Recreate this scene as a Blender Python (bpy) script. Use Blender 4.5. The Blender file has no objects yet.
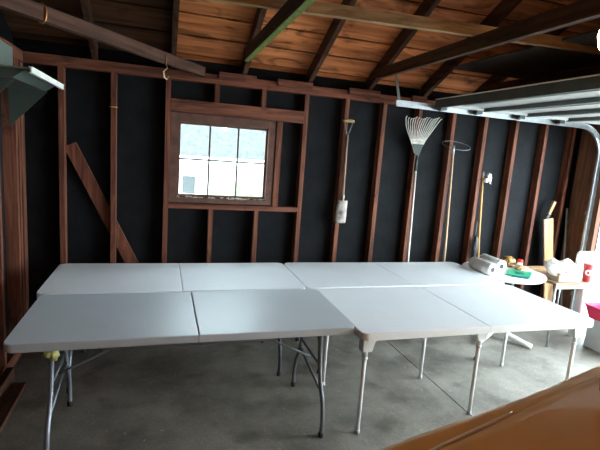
import bpy, bmesh, math, random
from mathutils import Vector, Matrix
random.seed(7)
S = bpy.context.scene
C = S.collection
V = Vector
PI = math.pi

# ------------------------------------------------------------------ materials
def new_mat(name):
    m = bpy.data.materials.new(name); m.use_nodes = True
    nt = m.node_tree; b = nt.nodes['Principled BSDF']
    return m, nt, b

def plain(name, col, rough=.5, metal=0., var=.0, scale=8., bump=0., bscale=40., coat=0.):
    """principled surface with a noise variation in its own colour"""
    m, nt, b = new_mat(name)
    b.inputs['Roughness'].default_value = rough
    b.inputs['Metallic'].default_value = metal
    b.inputs['Coat Weight'].default_value = coat
    tc = nt.nodes.new('ShaderNodeTexCoord')
    n = nt.nodes.new('ShaderNodeTexNoise'); n.inputs['Scale'].default_value = scale
    n.inputs['Detail'].default_value = 6
    nt.links.new(tc.outputs['Object'], n.inputs['Vector'])
    r = nt.nodes.new('ShaderNodeValToRGB')
    r.color_ramp.elements[0].position = .3; r.color_ramp.elements[1].position = .7
    r.color_ramp.elements[0].color = [c*(1-var) for c in col] + [1]
    r.color_ramp.elements[1].color = [min(1, c*(1+var)) for c in col] + [1]
    nt.links.new(n.outputs['Fac'], r.inputs['Fac'])
    nt.links.new(r.outputs['Color'], b.inputs['Base Color'])
    if bump:
        n2 = nt.nodes.new('ShaderNodeTexNoise'); n2.inputs['Scale'].default_value = bscale
        n2.inputs['Detail'].default_value = 4
        nt.links.new(tc.outputs['Object'], n2.inputs['Vector'])
        bp = nt.nodes.new('ShaderNodeBump'); bp.inputs['Strength'].default_value = bump
        bp.inputs['Distance'].default_value = .01
        nt.links.new(n2.outputs['Fac'], bp.inputs['Height'])
        nt.links.new(bp.outputs['Normal'], b.inputs['Normal'])
    return m

def wood(name, c1, c2, axis='Z', rough=.75, knots=.5, grain=30., islands=0.):
    """sawn timber: grain stretched along one axis, dark knots, per-board tone"""
    m, nt, b = new_mat(name)
    N = nt.nodes.new; L = nt.links.new
    b.inputs['Roughness'].default_value = rough
    b.inputs['Specular IOR Level'].default_value = .25
    tc = N('ShaderNodeTexCoord'); mp = N('ShaderNodeMapping')
    sc = {'X': (.06, 1, 1), 'Y': (1, .06, 1), 'Z': (1, 1, .06)}[axis]
    mp.inputs['Scale'].default_value = sc
    L(tc.outputs['Object'], mp.inputs['Vector'])
    src = mp.outputs['Vector']
    geo = N('ShaderNodeNewGeometry')
    if islands:
        add = N('ShaderNodeVectorMath'); add.operation = 'ADD'
        sclv = N('ShaderNodeVectorMath'); sclv.operation = 'SCALE'
        comb = N('ShaderNodeCombineXYZ')
        for k in range(3): L(geo.outputs['Random Per Island'], comb.inputs[k])
        L(comb.outputs[0], sclv.inputs[0]); sclv.inputs['Scale'].default_value = 17.
        L(src, add.inputs[0]); L(sclv.outputs[0], add.inputs[1]); src = add.outputs[0]
    g = N('ShaderNodeTexNoise'); g.inputs['Scale'].default_value = grain; g.inputs['Detail'].default_value = 8
    g.inputs['Distortion'].default_value = .6
    L(src, g.inputs['Vector'])
    r = N('ShaderNodeValToRGB')
    r.color_ramp.elements[0].position = .35; r.color_ramp.elements[1].position = .66
    r.color_ramp.elements[0].color = list(c1) + [1]; r.color_ramp.elements[1].color = list(c2) + [1]
    L(g.outputs['Fac'], r.inputs['Fac'])
    col = r.outputs['Color']
    # knots and stains
    mp2 = N('ShaderNodeMapping'); mp2.inputs['Scale'].default_value = {'X': (.35, 1, 1), 'Y': (1, .35, 1), 'Z': (1, 1, .35)}[axis]
    L(tc.outputs['Object'], mp2.inputs['Vector'])
    k = N('ShaderNodeTexNoise'); k.inputs['Scale'].default_value = 9.; k.inputs['Detail'].default_value = 3
    k.inputs['Distortion'].default_value = 1.2
    L(mp2.outputs['Vector'], k.inputs['Vector'])
    kr = N('ShaderNodeValToRGB'); kr.color_ramp.elements[0].position = .30; kr.color_ramp.elements[1].position = .46
    kr.color_ramp.elements[0].color = (1-knots, 1-knots, 1-knots, 1); kr.color_ramp.elements[1].color = (1, 1, 1, 1)
    L(k.outputs['Fac'], kr.inputs['Fac'])
    mx = N('ShaderNodeMix'); mx.data_type = 'RGBA'; mx.blend_type = 'MULTIPLY'; mx.inputs['Factor'].default_value = 1
    L(col, mx.inputs['A']); L(kr.outputs['Color'], mx.inputs['B']); col = mx.outputs['Result']
    if islands:
        mr = N('ShaderNodeMapRange'); mr.inputs['To Min'].default_value = 1-islands; mr.inputs['To Max'].default_value = 1+islands
        L(geo.outputs['Random Per Island'], mr.inputs['Value'])
        mm = N('ShaderNodeVectorMath'); mm.operation = 'SCALE'
        L(col, mm.inputs[0]); L(mr.outputs['Result'], mm.inputs['Scale']); col = mm.outputs[0]
    L(col, b.inputs['Base Color'])
    bp = N('ShaderNodeBump'); bp.inputs['Strength'].default_value = .3; bp.inputs['Distance'].default_value = .004
    L(g.outputs['Fac'], bp.inputs['Height']); L(bp.outputs['Normal'], b.inputs['Normal'])
    return m

def concrete(name):
    m, nt, b = new_mat(name)
    N = nt.nodes.new; L = nt.links.new
    tc = N('ShaderNodeTexCoord')
    a = N('ShaderNodeTexNoise'); a.inputs['Scale'].default_value = 1.5; a.inputs['Detail'].default_value = 9; a.inputs['Roughness'].default_value = .65
    L(tc.outputs['Object'], a.inputs['Vector'])
    r = N('ShaderNodeValToRGB'); e = r.color_ramp.elements
    e[0].position = .3; e[0].color = (.10, .094, .080, 1); e[1].position = .70; e[1].color = (.37, .35, .305, 1)
    L(a.outputs['Fac'], r.inputs['Fac'])
    f = N('ShaderNodeTexNoise'); f.inputs['Scale'].default_value = 60; f.inputs['Detail'].default_value = 5
    L(tc.outputs['Object'], f.inputs['Vector'])
    fr = N('ShaderNodeValToRGB'); fr.color_ramp.elements[0].position = .35; fr.color_ramp.elements[0].color = (.88, .88, .87, 1)
    fr.color_ramp.elements[1].position = .6; fr.color_ramp.elements[1].color = (1.05, 1.05, 1.05, 1)
    L(f.outputs['Fac'], fr.inputs['Fac'])
    mx = N('ShaderNodeMix'); mx.data_type = 'RGBA'; mx.blend_type = 'MULTIPLY'; mx.inputs['Factor'].default_value = 1
    L(r.outputs['Color'], mx.inputs['A']); L(fr.outputs['Color'], mx.inputs['B'])
    # pale spatters of plaster and dark oil spots
    s = N('ShaderNodeTexNoise'); s.inputs['Scale'].default_value = 22; s.inputs['Detail'].default_value = 6
    L(tc.outputs['Object'], s.inputs['Vector'])
    sr = N('ShaderNodeValToRGB'); sr.color_ramp.elements[0].position = .66; sr.color_ramp.elements[0].color = (0, 0, 0, 1)
    sr.color_ramp.elements[1].position = .74; sr.color_ramp.elements[1].color = (1, 1, 1, 1)
    L(s.outputs['Fac'], sr.inputs['Fac'])
    m2 = N('ShaderNodeMix'); m2.data_type = 'RGBA'; L(sr.outputs['Color'], m2.inputs['Factor'])
    L(mx.outputs['Result'], m2.inputs['A']); m2.inputs['B'].default_value = (.40, .39, .36, 1)
    o = N('ShaderNodeTexNoise'); o.inputs['Scale'].default_value = 3.4; o.inputs['Detail'].default_value = 4
    mpo = N('ShaderNodeMapping'); mpo.inputs['Location'].default_value = (3.1, 7.7, 0); L(tc.outputs['Object'], mpo.inputs['Vector'])
    L(mpo.outputs['Vector'], o.inputs['Vector'])
    orr = N('ShaderNodeValToRGB'); orr.color_ramp.elements[0].position = .32; orr.color_ramp.elements[0].color = (.66, .64, .61, 1)
    orr.color_ramp.elements[1].position = .46; orr.color_ramp.elements[1].color = (1, 1, 1, 1)
    L(o.outputs['Fac'], orr.inputs['Fac'])
    m3 = N('ShaderNodeMix'); m3.data_type = 'RGBA'; m3.blend_type = 'MULTIPLY'; m3.inputs['Factor'].default_value = 1
    L(m2.outputs['Result'], m3.inputs['A']); L(orr.outputs['Color'], m3.inputs['B'])
    L(m3.outputs['Result'], b.inputs['Base Color'])
    rr = N('ShaderNodeMapRange'); rr.inputs['To Min'].default_value = .45; rr.inputs['To Max'].default_value = .75
    L(a.outputs['Fac'], rr.inputs['Value']); L(rr.outputs['Result'], b.inputs['Roughness'])
    bp = N('ShaderNodeBump'); bp.inputs['Strength'].default_value = .25; bp.inputs['Distance'].default_value = .006
    L(f.outputs['Fac'], bp.inputs['Height']); L(bp.outputs['Normal'], b.inputs['Normal'])
    return m

def speckle(name, c1, c2, scale):
    m = plain(name, c1, .5, scale=scale)
    r = [n for n in m.node_tree.nodes if n.type == 'VALTORGB'][0]
    r.color_ramp.elements[0].position = .44; r.color_ramp.elements[1].position = .54
    r.color_ramp.elements[0].color = list(c1)+[1]; r.color_ramp.elements[1].color = list(c2)+[1]
    return m

def glass_pane(name):
    m, nt, b = new_mat(name)
    nt.nodes.remove(b); out = nt.nodes['Material Output']
    t = nt.nodes.new('ShaderNodeBsdfTransparent'); t.inputs['Color'].default_value = (.93, .96, .96, 1)
    g = nt.nodes.new('ShaderNodeBsdfGlossy'); g.inputs['Roughness'].default_value = .05
    mx = nt.nodes.new('ShaderNodeMixShader'); mx.inputs['Fac'].default_value = .06
    nt.links.new(t.outputs[0], mx.inputs[1]); nt.links.new(g.outputs[0], mx.inputs[2])
    nt.links.new(mx.outputs[0], out.inputs['Surface'])
    return m

def emitter(name, col, st):
    m, nt, b = new_mat(name)
    b.inputs['Base Color'].default_value = list(col) + [1]
    b.inputs['Emission Color'].default_value = list(col) + [1]
    b.inputs['Emission Strength'].default_value = st
    return m

def siding(name, c, period, axis='Z'):
    m, nt, b = new_mat(name)
    N = nt.nodes.new; L = nt.links.new
    tc = N('ShaderNodeTexCoord'); w = N('ShaderNodeTexWave'); w.wave_type = 'BANDS'; w.bands_direction = axis
    w.wave_profile = 'SAW'; w.inputs['Scale'].default_value = 1/period*.5/ (PI) * PI * .314
    L(tc.outputs['Object'], w.inputs['Vector'])
    r = N('ShaderNodeValToRGB'); r.color_ramp.elements[0].position = .05; r.color_ramp.elements[0].color = [x*.7 for x in c]+[1]
    r.color_ramp.elements[1].position = .25; r.color_ramp.elements[1].color = list(c)+[1]
    L(w.outputs['Fac'], r.inputs['Fac']); L(r.outputs['Color'], b.inputs['Base Color'])
    b.inputs['Roughness'].default_value = .7
    return m

M = {}
STUD1, STUD2 = (.075, .024, .014), (.20, .070, .038)
for ax in 'XYZ':
    M['stud'+ax] = wood('aged_red_timber_'+ax, STUD1, STUD2, ax)
    M['dark'+ax] = wood('dark_timber_'+ax, (.035, .015, .009), (.095, .042, .024), ax)
    M['pale'+ax] = wood('pale_timber_'+ax, (.30, .19, .09), (.50, .34, .18), ax)
    M['tan'+ax] = wood('tan_timber_'+ax, (.46, .27, .13), (.66, .43, .24), ax, knots=.15)
M['roof_shade'] = plain('painted_roof_shade', (.03, .018, .012), .8, var=.4, scale=6)
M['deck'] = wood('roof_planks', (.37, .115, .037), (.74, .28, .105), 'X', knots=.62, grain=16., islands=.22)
M['deck_dark'] = wood('dark_roof_planks', (.035, .014, .007), (.09, .038, .017), 'X', knots=.5, grain=16., islands=.2)
M['moss'] = plain('mossy_green_timber', (.14, .19, .04), .9, var=.35, scale=30)
M['tar'] = plain('black_tar_paper', (.0075, .0085, .010), .75, var=.35, scale=5, bump=.25, bscale=14)
M['tar'].node_tree.nodes['Principled BSDF'].inputs['Specular IOR Level'].default_value = .12
M['concrete'] = concrete('stained_concrete')
M['joint'] = plain('joint_dirt', (.03, .028, .025), .9)
M['plastic_white'] = plain('white_table_plastic', (.78, .82, .85), .36, var=.02, scale=3, bump=.06, bscale=220)
M['plastic_grey'] = plain('grey_table_plastic', (.46, .50, .525), .44, var=.03, scale=3, bump=.06, bscale=220)
M['steel_grey'] = plain('grey_powder_steel', (.14, .15, .165), .42, metal=.3, var=.1)
M['steel_blue'] = plain('blue_grey_powder_steel', (.26, .29, .33), .4, metal=.4, var=.08)
M['steel_dark'] = plain('dark_powder_steel', (.045, .048, .052), .45, metal=.2, var=.1)
M['steel_light'] = plain('pale_painted_steel', (.72, .745, .76), .5, metal=.0, var=.05)
M['galv'] = plain('galvanised_steel', (.40, .43, .44), .34, metal=.8, var=.15, scale=20)
M['galv_dull'] = plain('dull_galvanised_steel', (.22, .25, .24), .5, metal=.3, var=.15, scale=14)
M['rubber'] = plain('black_rubber', (.02, .02, .021), .6)
M['black'] = plain('black_plastic', (.016, .016, .018), .45)
M['door_white'] = plain('door_panel_paint', (.46, .49, .48), .45, var=.04, scale=4)
M['door_steel'] = plain('door_strut_steel', (.10, .115, .115), .45, metal=.4, var=.1)
M['hopper'] = plain('grey_green_sheet_metal', (.17, .21, .185), .45, metal=.3, var=.1, scale=6)
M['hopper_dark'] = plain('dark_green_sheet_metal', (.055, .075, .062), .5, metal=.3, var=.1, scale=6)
M['hopper_rim'] = plain('pale_rolled_rim', (.72, .73, .66), .45, var=.08)
M['glass'] = glass_pane('window_glass')
M['sash'] = plain('weathered_brown_sash', (.10, .043, .027), .8, var=.28, scale=14)
M['muntin'] = plain('dark_muntin_paint', (.07, .05, .04), .7, var=.25, scale=30)
M['grub'] = plain('cobweb_dust', (.34, .31, .27), .95, var=.6, scale=60)
M['yellow'] = plain('yellow_cloth', (.72, .70, .28), .9, var=.25, scale=40, bump=.6, bscale=60)
M['white_cloth'] = plain('white_cloth', (.72, .70, .66), .9, var=.12, scale=30, bump=.4, bscale=40)
M['patio'] = plain('white_garden_plastic', (.86, .88, .88), .3, var=.02)
M['paper'] = plain('paper_towel', (.84, .84, .83), .95, var=.03, scale=60, bump=.5, bscale=120)
M['paper_wrap'] = plain('printed_grey_wrap', (.60, .61, .60), .5, var=.2, scale=22)
M['core'] = plain('cardboard_core', (.06, .05, .05), .9)
M['green'] = plain('green_plastic', (.01, .36, .20), .35, var=.06)
M['green_dark'] = plain('dark_green_plastic', (.008, .17, .11), .35, var=.06)
M['blue'] = plain('slate_blue_card', (.07, .13, .27), .5)
M['brown_print'] = speckle('brown_and_gold_print', (.045, .018, .008), (.50, .27, .06), 38)
M['tan_bread'] = speckle('tan_bag_print', (.24, .11, .04), (.62, .42, .22), 40)
M['red'] = plain('red_plastic', (.62, .03, .025), .35)
M['jar'] = plain('white_jar', (.78, .80, .82), .3)
M['wax'] = plain('cup_red', (.43, .035, .045), .4, var=.05)
M['white'] = plain('clean_white', (.84, .84, .84), .4)
M['cream'] = plain('cream_card', (.66, .56, .40), .8, var=.06)
M['brown_paper'] = plain('brown_paper', (.22, .13, .075), .8, var=.3, scale=30)
M['bag'] = plain('white_bag_film', (.70, .67, .62), .45, var=.06, scale=14)
M['laminate'] = wood('brown_laminate', (.20, .115, .072), (.33, .205, .14), 'X', rough=.45, knots=.3)
M['pink'] = plain('pink_red_plastic', (.86, .04, .13), .35)
M['appliance'] = plain('white_enamel', (.84, .86, .87), .3, var=.01)
M['tote'] = plain('pale_grey_plastic', (.55, .58, .60), .45, var=.03)
M['copper'] = plain('copper', (.70, .33, .12), .35, metal=.9)
M['brass'] = plain('brass_wire', (.70, .58, .36), .35, metal=.9)
M['paint'] = plain('copper_brown_car_paint', (.62, .31, .085), .32, metal=.15, var=.02, coat=.8)
M['highlight_pale'] = plain('pale_edge_highlight', (.62, .60, .57), .3, metal=.2)
M['trim_black'] = plain('black_car_trim', (.012, .012, .013), .85)
M['car_glass'] = plain('dark_car_glass', (.02, .024, .026), .08)
M['chrome'] = plain('chrome', (.75, .75, .76), .12, metal=1.)
M['lamp_lens'] = plain('headlight_lens', (.70, .72, .74), .08, metal=.4)
M['bulb'] = emitter('warm_bulb_glow', (1., .62, .28), 13.)
M['tine'] = plain('bleached_rake_tines', (.62, .60, .53), .5, var=.25, scale=30)
M['rake_metal'] = plain('dark_green_steel', (.022, .034, .028), .6, metal=.1, var=.2)
M['handle'] = wood('pale_handle', (.42, .27, .15), (.62, .45, .30), 'Z', knots=.1)
M['handle_white'] = wood('bleached_handle', (.50, .44, .38), (.70, .66, .60), 'Z', knots=.2)
M['handle_yellow'] = wood('yellow_handle', (.46, .26, .09), (.62, .38, .15), 'Z', knots=.1)
M['handle_grey'] = wood('grey_handle', (.20, .13, .09), (.34, .23, .16), 'Z', knots=.3)
M['grip'] = plain('worn_ochre_grip', (.26, .18, .07), .6, var=.2)
M['blade'] = plain('worn_shovel_steel', (.27, .235, .205), .7, metal=.1, var=.75, scale=13)
M['roof_shingle'] = plain('grey_shingles', (.052, .056, .058), .9, var=.3, scale=9)
M['siding'] = siding('white_siding', (.75, .77, .77), .12)
M['leaf'] = plain('shrub_leaves', (.15, .23, .11), .8, var=.4, scale=25)
M['grass'] = plain('lawn', (.14, .20, .07), .9, var=.35, scale=6)
M['drive'] = plain('pale_driveway', (.50, .49, .47), .85, var=.12, scale=2)
M['ext'] = plain('exterior_paint', (.55, .53, .50), .8, var=.06)
M['jamb'] = wood('brown_board', (.09, .04, .022), (.17, .08, .043), 'Z', knots=.3)

# ------------------------------------------------------------------ mesh helpers
class MB:
    def __init__(self): self.bm = bmesh.new()
    def box(self, a, b, bevel=0.):
        a, b = V(a), V(b)
        lo = V([min(a[i], b[i]) for i in range(3)]); hi = V([max(a[i], b[i]) for i in range(3)])
        r = bmesh.ops.create_cube(self.bm, size=1.)
        for v in r['verts']:
            v.co = V([lo[i] + (v.co[i]+.5)*(hi[i]-lo[i]) for i in range(3)])
        if bevel:
            es = list({e for v in r['verts'] for e in v.link_edges})
            bmesh.ops.bevel(self.bm, geom=es, offset=bevel, segments=2, profile=.5, affect='EDGES')
        return self
    def bar(self, p, q, w, h, up=(0, 0, 1), bevel=0.):
        """a straight board from p to q (centre line), w across, h along up"""
        p, q = V(p), V(q); d = (q-p); L = d.length; d.normalize()
        up = V(up); s = d.cross(up).normalized(); u = s.cross(d).normalized()
        r = bmesh.ops.create_cube(self.bm, size=1.)
        for v in r['verts']:
            c = v.co.copy(); v.co = p + d*((c.x+.5)*L) + s*(c.y*w) + u*(c.z*h)
        if bevel:
            es = list({e for v in r['verts'] for e in v.link_edges})
            bmesh.ops.bevel(self.bm, geom=es, offset=bevel, segments=1, affect='EDGES')
        return self
    def tube(self, pts, r, n=10, closed=False, caps=True):
        pts = [V(p) for p in pts]; m = len(pts)
        rad = r if isinstance(r, (list, tuple)) else [r]*m
        rings = []; prev = None
        for i, p in enumerate(pts):
            if closed: t = pts[(i+1) % m]-pts[i-1]
            else: t = pts[min(i+1, m-1)]-pts[max(i-1, 0)]
            t.normalize()
            if prev is None:
                a = V((0, 0, 1)) if abs(t.z) < .9 else V((1, 0, 0))
                u = t.cross(a).normalized()
            else:
                u = (prev-t*prev.dot(t)).normalized()
            prev = u; w = t.cross(u)
            rings.append([self.bm.verts.new(p+(u*math.cos(2*PI*k/n)+w*math.sin(2*PI*k/n))*rad[i]) for k in range(n)])
        for i in range(m if closed else m-1):
            A, B = rings[i], rings[(i+1) % m]
            for k in range(n):
                f = self.bm.faces.new((A[k], A[(k+1) % n], B[(k+1) % n], B[k])); f.smooth = True
        if caps and not closed:
            self.bm.faces.new(rings[0][::-1]); self.bm.faces.new(rings[-1])
        return self
    def lathe(self, prof, c=(0, 0, 0), n=28, axis=(0, 0, 1), cap=True):
        """profile of (radius, height) turned about axis at c"""
        ax = V(axis).normalized(); a = V((1, 0, 0)) if abs(ax.x) < .9 else V((0, 1, 0))
        u = ax.cross(a).normalized(); w = ax.cross(u); c = V(c); rings = []
        for (r, h) in prof:
            r = max(r, 1e-4)
            rings.append([self.bm.verts.new(c+ax*h+(u*math.cos(2*PI*k/n)+w*math.sin(2*PI*k/n))*r) for k in range(n)])
        for i in range(len(rings)-1):
            for k in range(n):
                f = self.bm.faces.new((rings[i][k], rings[i][(k+1) % n], rings[i+1][(k+1) % n], rings[i+1][k])); f.smooth = True
        if cap:
            self.bm.faces.new(rings[0][::-1]); self.bm.faces.new(rings[-1])
        return self
    def prism(self, poly, vec, bevel=0.):
        """polygon (list of 3-D points) extruded by vec"""
        vec = V(vec)
        A = [self.bm.verts.new(V(p)) for p in poly]; B = [self.bm.verts.new(V(p)+vec) for p in poly]
        n = len(A); fs = [self.bm.faces.new(A[::-1]), self.bm.faces.new(B)]
        for k in range(n): fs.append(self.bm.faces.new((A[k], A[(k+1) % n], B[(k+1) % n], B[k])))
        if bevel:
            es = list(fs[0].edges)+list(fs[1].edges)
            bmesh.ops.bevel(self.bm, geom=es, offset=bevel, segments=3, profile=.5, affect='EDGES')
        return self
    def grid(self, rows, smooth=True, close_u=False):
        R = [[self.bm.verts.new(V(p)) for p in row] for row in rows]
        n = len(R[0])
        for i in range(len(R)-1):
            for k in range(n if close_u else n-1):
                f = self.bm.faces.new((R[i][k], R[i][(k+1) % n], R[i+1][(k+1) % n], R[i+1][k])); f.smooth = smooth
        return R
    def blob(self, c, s, seed=0, amp=.12, sub=3, freq=3.):
        from mathutils import noise
        r = bmesh.ops.create_icosphere(self.bm, subdivisions=sub, radius=1.)
        for v in r['verts']:
            k = 1+amp*noise.noise(v.co*freq+V((seed*7.3, seed*3.1, seed)))
            v.co = V(c)+V([v.co[i]*k*s[i] for i in range(3)])
        for f in {f for v in r['verts'] for f in v.link_faces}: f.smooth = True
        return self
    def build(self, name, m, parent=None, solid=0., rest=None):
        bmesh.ops.recalc_face_normals(self.bm, faces=self.bm.faces[:])
        if rest is not None:
            lo = min(v.co.z for v in self.bm.verts)
            for v in self.bm.verts: v.co.z += rest-lo
        me = bpy.data.meshes.new(name); self.bm.to_mesh(me); self.bm.free()
        for x in (m if isinstance(m, list) else [m]): me.materials.append(x)
        o = bpy.data.objects.new(name, me); C.objects.link(o)
        if parent: o.parent = parent
        if solid:
            md = o.modifiers.new('thickness', 'SOLIDIFY'); md.thickness = solid; md.offset = 0
        return o

def tag(o, label, cat, group=None, kind=None):
    o['label'] = label; o['category'] = cat
    if group: o['group'] = group
    if kind: o['kind'] = kind
    return o
def thing(name, label, cat, loc=(0, 0, 0), group=None):
    o = bpy.data.objects.new(name, None); C.objects.link(o); o.location = loc
    o.empty_display_size = .1
    return tag(o, label, cat, group)
def struct(o):
    o['kind'] = 'structure'; return o
def rounded(x0, x1, y0, y1, z, r, corners=(1, 1, 1, 1), n=5):
    """rounded rectangle outline; corners order: x0y0, x1y0, x1y1, x0y1"""
    pts = []
    for (cx, cy, a0, on) in ((x0, y0, PI, corners[0]), (x1, y0, 1.5*PI, corners[1]), (x1, y1, 0, corners[2]), (x0, y1, .5*PI, corners[3])):
        if not on: pts.append((cx, cy, z)); continue
        ox = cx+r if cx == x0 else cx-r; oy = cy+r if cy == y0 else cy-r
        for k in range(n+1):
            a = a0+k*PI/2/n; pts.append((ox+r*math.cos(a), oy+r*math.sin(a), z))
    return pts

# ------------------------------------------------------------------ the setting
YF, YS = 1.75, 1.84             # stud faces and sheathing of the back wall
XL, XR = -.33, 5.34             # stud faces of the left wall, inner face of the right wall
YB = -4.0                       # wall behind the camera
PL0, PL1 = 2.30, 2.38           # top plate
SL = .52                        # roof slope
DECK0 = 2.535                   # deck underside over the stud faces
YRIDGE = -1.12
def deck_z(y): return DECK0+(YF-y)*SL if y > YRIDGE else DECK0+(YF-YRIDGE)*SL-(YRIDGE-y)*SL

# floor: two slabs with an open joint between them
fl = MB().box((-.45, YB-.05, -.12), (2.857, YS+.05, 0)).box((2.867, YB-.05, -.12), (5.5, YS+.05, 0)).build('floor', M['concrete']); struct(fl)
MB().box((2.855, YB, -.10), (2.869, YS, -.012)).build('joint_filler', M['joint'], fl)

# back wall
WX0, WX1, WZ0, WZ1 = .775, 1.715, 1.245, 2.03
wb = MB()
WA, WB, WC, WD = WX0+.03, WX1-.03, WZ0+.02, WZ1-.03
wb.box((-.44, YS, 0), (WA, YS+.02, 2.55)).box((WB, YS, 0), (5.42, YS+.02, 2.55))
wb.box((WA, YS, 0), (WB, YS+.02, WC)).box((WA, YS, WD), (WB, YS+.02, 2.55))
wb = struct(wb.build('wall_back', M['tar']))
stud_x = [-.375, -.072, .32, .753, 1.995, 2.402, 2.804, 3.208, 3.612, 4.014, 4.424, 4.836, 5.234]
for x in stud_x:
    MB().box((x-.021, YF, .04), (x+.021, YS-.001, PL0-.001), .002).build('stud', M['studZ'], wb)
for x in (1.151, 1.573):
    MB().box((x-.021, YF, .04), (x+.021, YS-.001, 1.189), .002).build('stud', M['studZ'], wb)
for x in (1.165, 1.585):
    MB().box((x-.021, YF, 2.141), (x+.021, YS-.001, PL0-.001), .002).build('stud', M['studZ'], wb)
MB().box((1.722, YF-.004, 1.236), (1.775, YS-.001, 2.03), .002).build('stud', M['studZ'], wb)
MB().box((.775, YF-.002, 1.19), (1.973, YS-.001, 1.235), .002).build('window_ledge', M['studX'], wb)
MB().box((.775, YF-.006, 2.032), (1.973, YF+.034, 2.14), .002).build('window_header', M['studX'], wb)
MB().box((.775, YF+.036, 2.034), (1.973, YS-.001, 2.135), .002).build('window_header', M['studX'], wb)
MB().box((-.44, YF, 0), (5.33, YS-.001, .039), .002).build('bottom_plate', M['studX'], wb)
MB().box((-.44, YF, PL0), (2.62, YS-.001, 2.339), .002).build('top_plate', M['studX'], wb)
MB().box((2.622, YF, PL0), (5.42, YS-.001, 2.339), .002).build('top_plate', M['studX'], wb)
MB().box((-.44, YF+.004, 2.34), (5.42, YS-.001, PL1), .002).build('top_plate', M['studX'], wb)
for (x0, x1) in ((1.17, 1.50), (1.70, 2.03), (2.40, 2.72), (3.08, 3.24)):
    MB().box((x0, YF-.035, 2.345), (x1, YF+.003, 2.40), .002).build('plate_block', M['studX'], wb)
MB().box((-.44, YS, 2.55), (5.42, YS+.02, 2.60)).build('frieze_board', M['tar'], wb)
MB().bar((-.02, 1.815, 1.69), (.56, 1.815, .50), .03, .10, (1, 0, 0)).build('diagonal_brace', M['studZ'], wb)
MB().tube([(.32+.03*math.cos(a), YF-.004-.028*abs(math.sin(a)), 2.02) for a in [k*PI/8 for k in range(9)]], .004, 6).build('pipe_strap', M['copper'], wb)
for q in ((3.64, 1.55), (4.02, 1.60), (4.43, 1.62), (2.80, 1.38)):
    MB().lathe([(.008, 0), (.011, .004), (.007, .012)], (q[0], YF, q[1]), 8, (0, -1, 0)).build('nail', M['steel_dark'], wb)

# window
win = MB()
win.box((WX0+.002, 1.757, WZ0), (.845, 1.8395, 2.028)).box((1.65, 1.757, WZ0), (WX1-.002, 1.8395, 2.028))
win.box((.845, 1.757, 1.955), (1.65, 1.8395, 2.028)).box((.845, 1.757, WZ0), (1.65, 1.8395, 1.285))
win = struct(win.build('window_1', M['sash']))
sa = MB()
sa.box((.845, 1.79, 1.285), (.865, 1.82, 1.955)).box((1.632, 1.79, 1.285), (1.65, 1.82, 1.955))
sa.box((.865, 1.79, 1.935), (1.632, 1.82, 1.955)).box((.865, 1.79, 1.285), (1.632, 1.82, 1.318))
sash = sa.build('sash', M['sash'], win)
gx = [.865+(1.632-.865)*k/3 for k in range(4)]; gz = [1.318, 1.632, 1.935]
for k in (1, 2): MB().box((gx[k]-.008, 1.793, 1.318), (gx[k]+.008, 1.817, 1.935)).build('muntin', M['muntin'], sash)
MB().box((.865, 1.794, gz[1]-.008), (1.632, 1.816, gz[1]+.008)).build('muntin', M['muntin'], sash)
for i in range(3):
    for j in range(2):
        MB().box((gx[i], 1.804, gz[j]), (gx[i+1], 1.807, gz[j+1])).build('pane', M['glass'], sash)
g = MB(); random.seed(3)
for k in range(46):
    x = random.uniform(.80, 1.66); g.blob((x, random.uniform(1.765, 1.785), 1.287+random.uniform(0, .012)), (random.uniform(.006, .022), .010, random.uniform(.003, .010)), k, .5, 1)
o = g.build('cobweb_dust', M['grub'], win); o['kind'] = 'stuff'

# left wall with its studs
def gable(x0, x1, cut=None):
    pr = [(x0, YB-.05, 0), (x0, YS+.02, 0), (x0, YS+.02, deck_z(YS+.02)+.006), (x0, YRIDGE, deck_z(YRIDGE)+.012), (x0, YB-.05, deck_z(YB-.05)+.025)]
    return pr
wl = struct(MB().prism(gable(-.44, 0), (.02, 0, 0)).build('wall_left', M['tar']))
for k in range(14):
    y = 1.53-.406*k
    if y < YB: break
    MB().box((-.42, y-.021, .09), (XL, y+.021, PL0-.001), .002).build('stud', M['studZ'], wl)
MB().box((-.42, 1.58, .09), (XL, 1.62, PL0-.001), .002).build('stud', M['studZ'], wl)
MB().box((-.42, YB, 0), (XL, YF-.002, .089), .002).build('bottom_plate', M['studY'], wl)
MB().box((-.42, YB, PL0), (XL, YF-.002, PL1), .002).build('top_plate', M['studY'], wl)

# right wall round the big door opening
DY0, DY1, DZ = -3.4, 1.38, 2.14
wr = MB().box((5.40, DY1, 0), (5.42, YS+.02, 2.5)).box((5.40, YB-.05, 0), (5.42, DY0, 2.5)).box((5.40, DY0, DZ), (5.42, DY1, 2.5))
wr.prism([(5.40, YB-.05, 2.4), (5.40, YS+.02, 2.4), (5.40, YS+.02, deck_z(YS+.02)+.006), (5.40, YRIDGE, deck_z(YRIDGE)+.012), (5.40, YB-.05, deck_z(YB-.05)+.025)], (.02, 0, 0))
wr = struct(wr.build('wall_right', M['tar']))
MB().box((XR, DY1, 0), (5.40, YF-.002, 2.38), .003).build('jamb_board', M['jamb'], wr)
MB().box((XR, DY0-.12, 0), (5.40, DY0, 2.38), .003).build('jamb_board', M['jamb'], wr)
MB().box((XR, DY0-.12, DZ), (5.40, DY1-.001, 2.38), .003).build('door_header', M['jamb'], wr)

struct(MB().prism([(-.44, YB-.07, 0), (5.42, YB-.07, 0), (5.42, YB-.07, 2.4), (-.44, YB-.07, 2.4)], (0, .02, 0)).build('wall_front', M['tar']))

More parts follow.
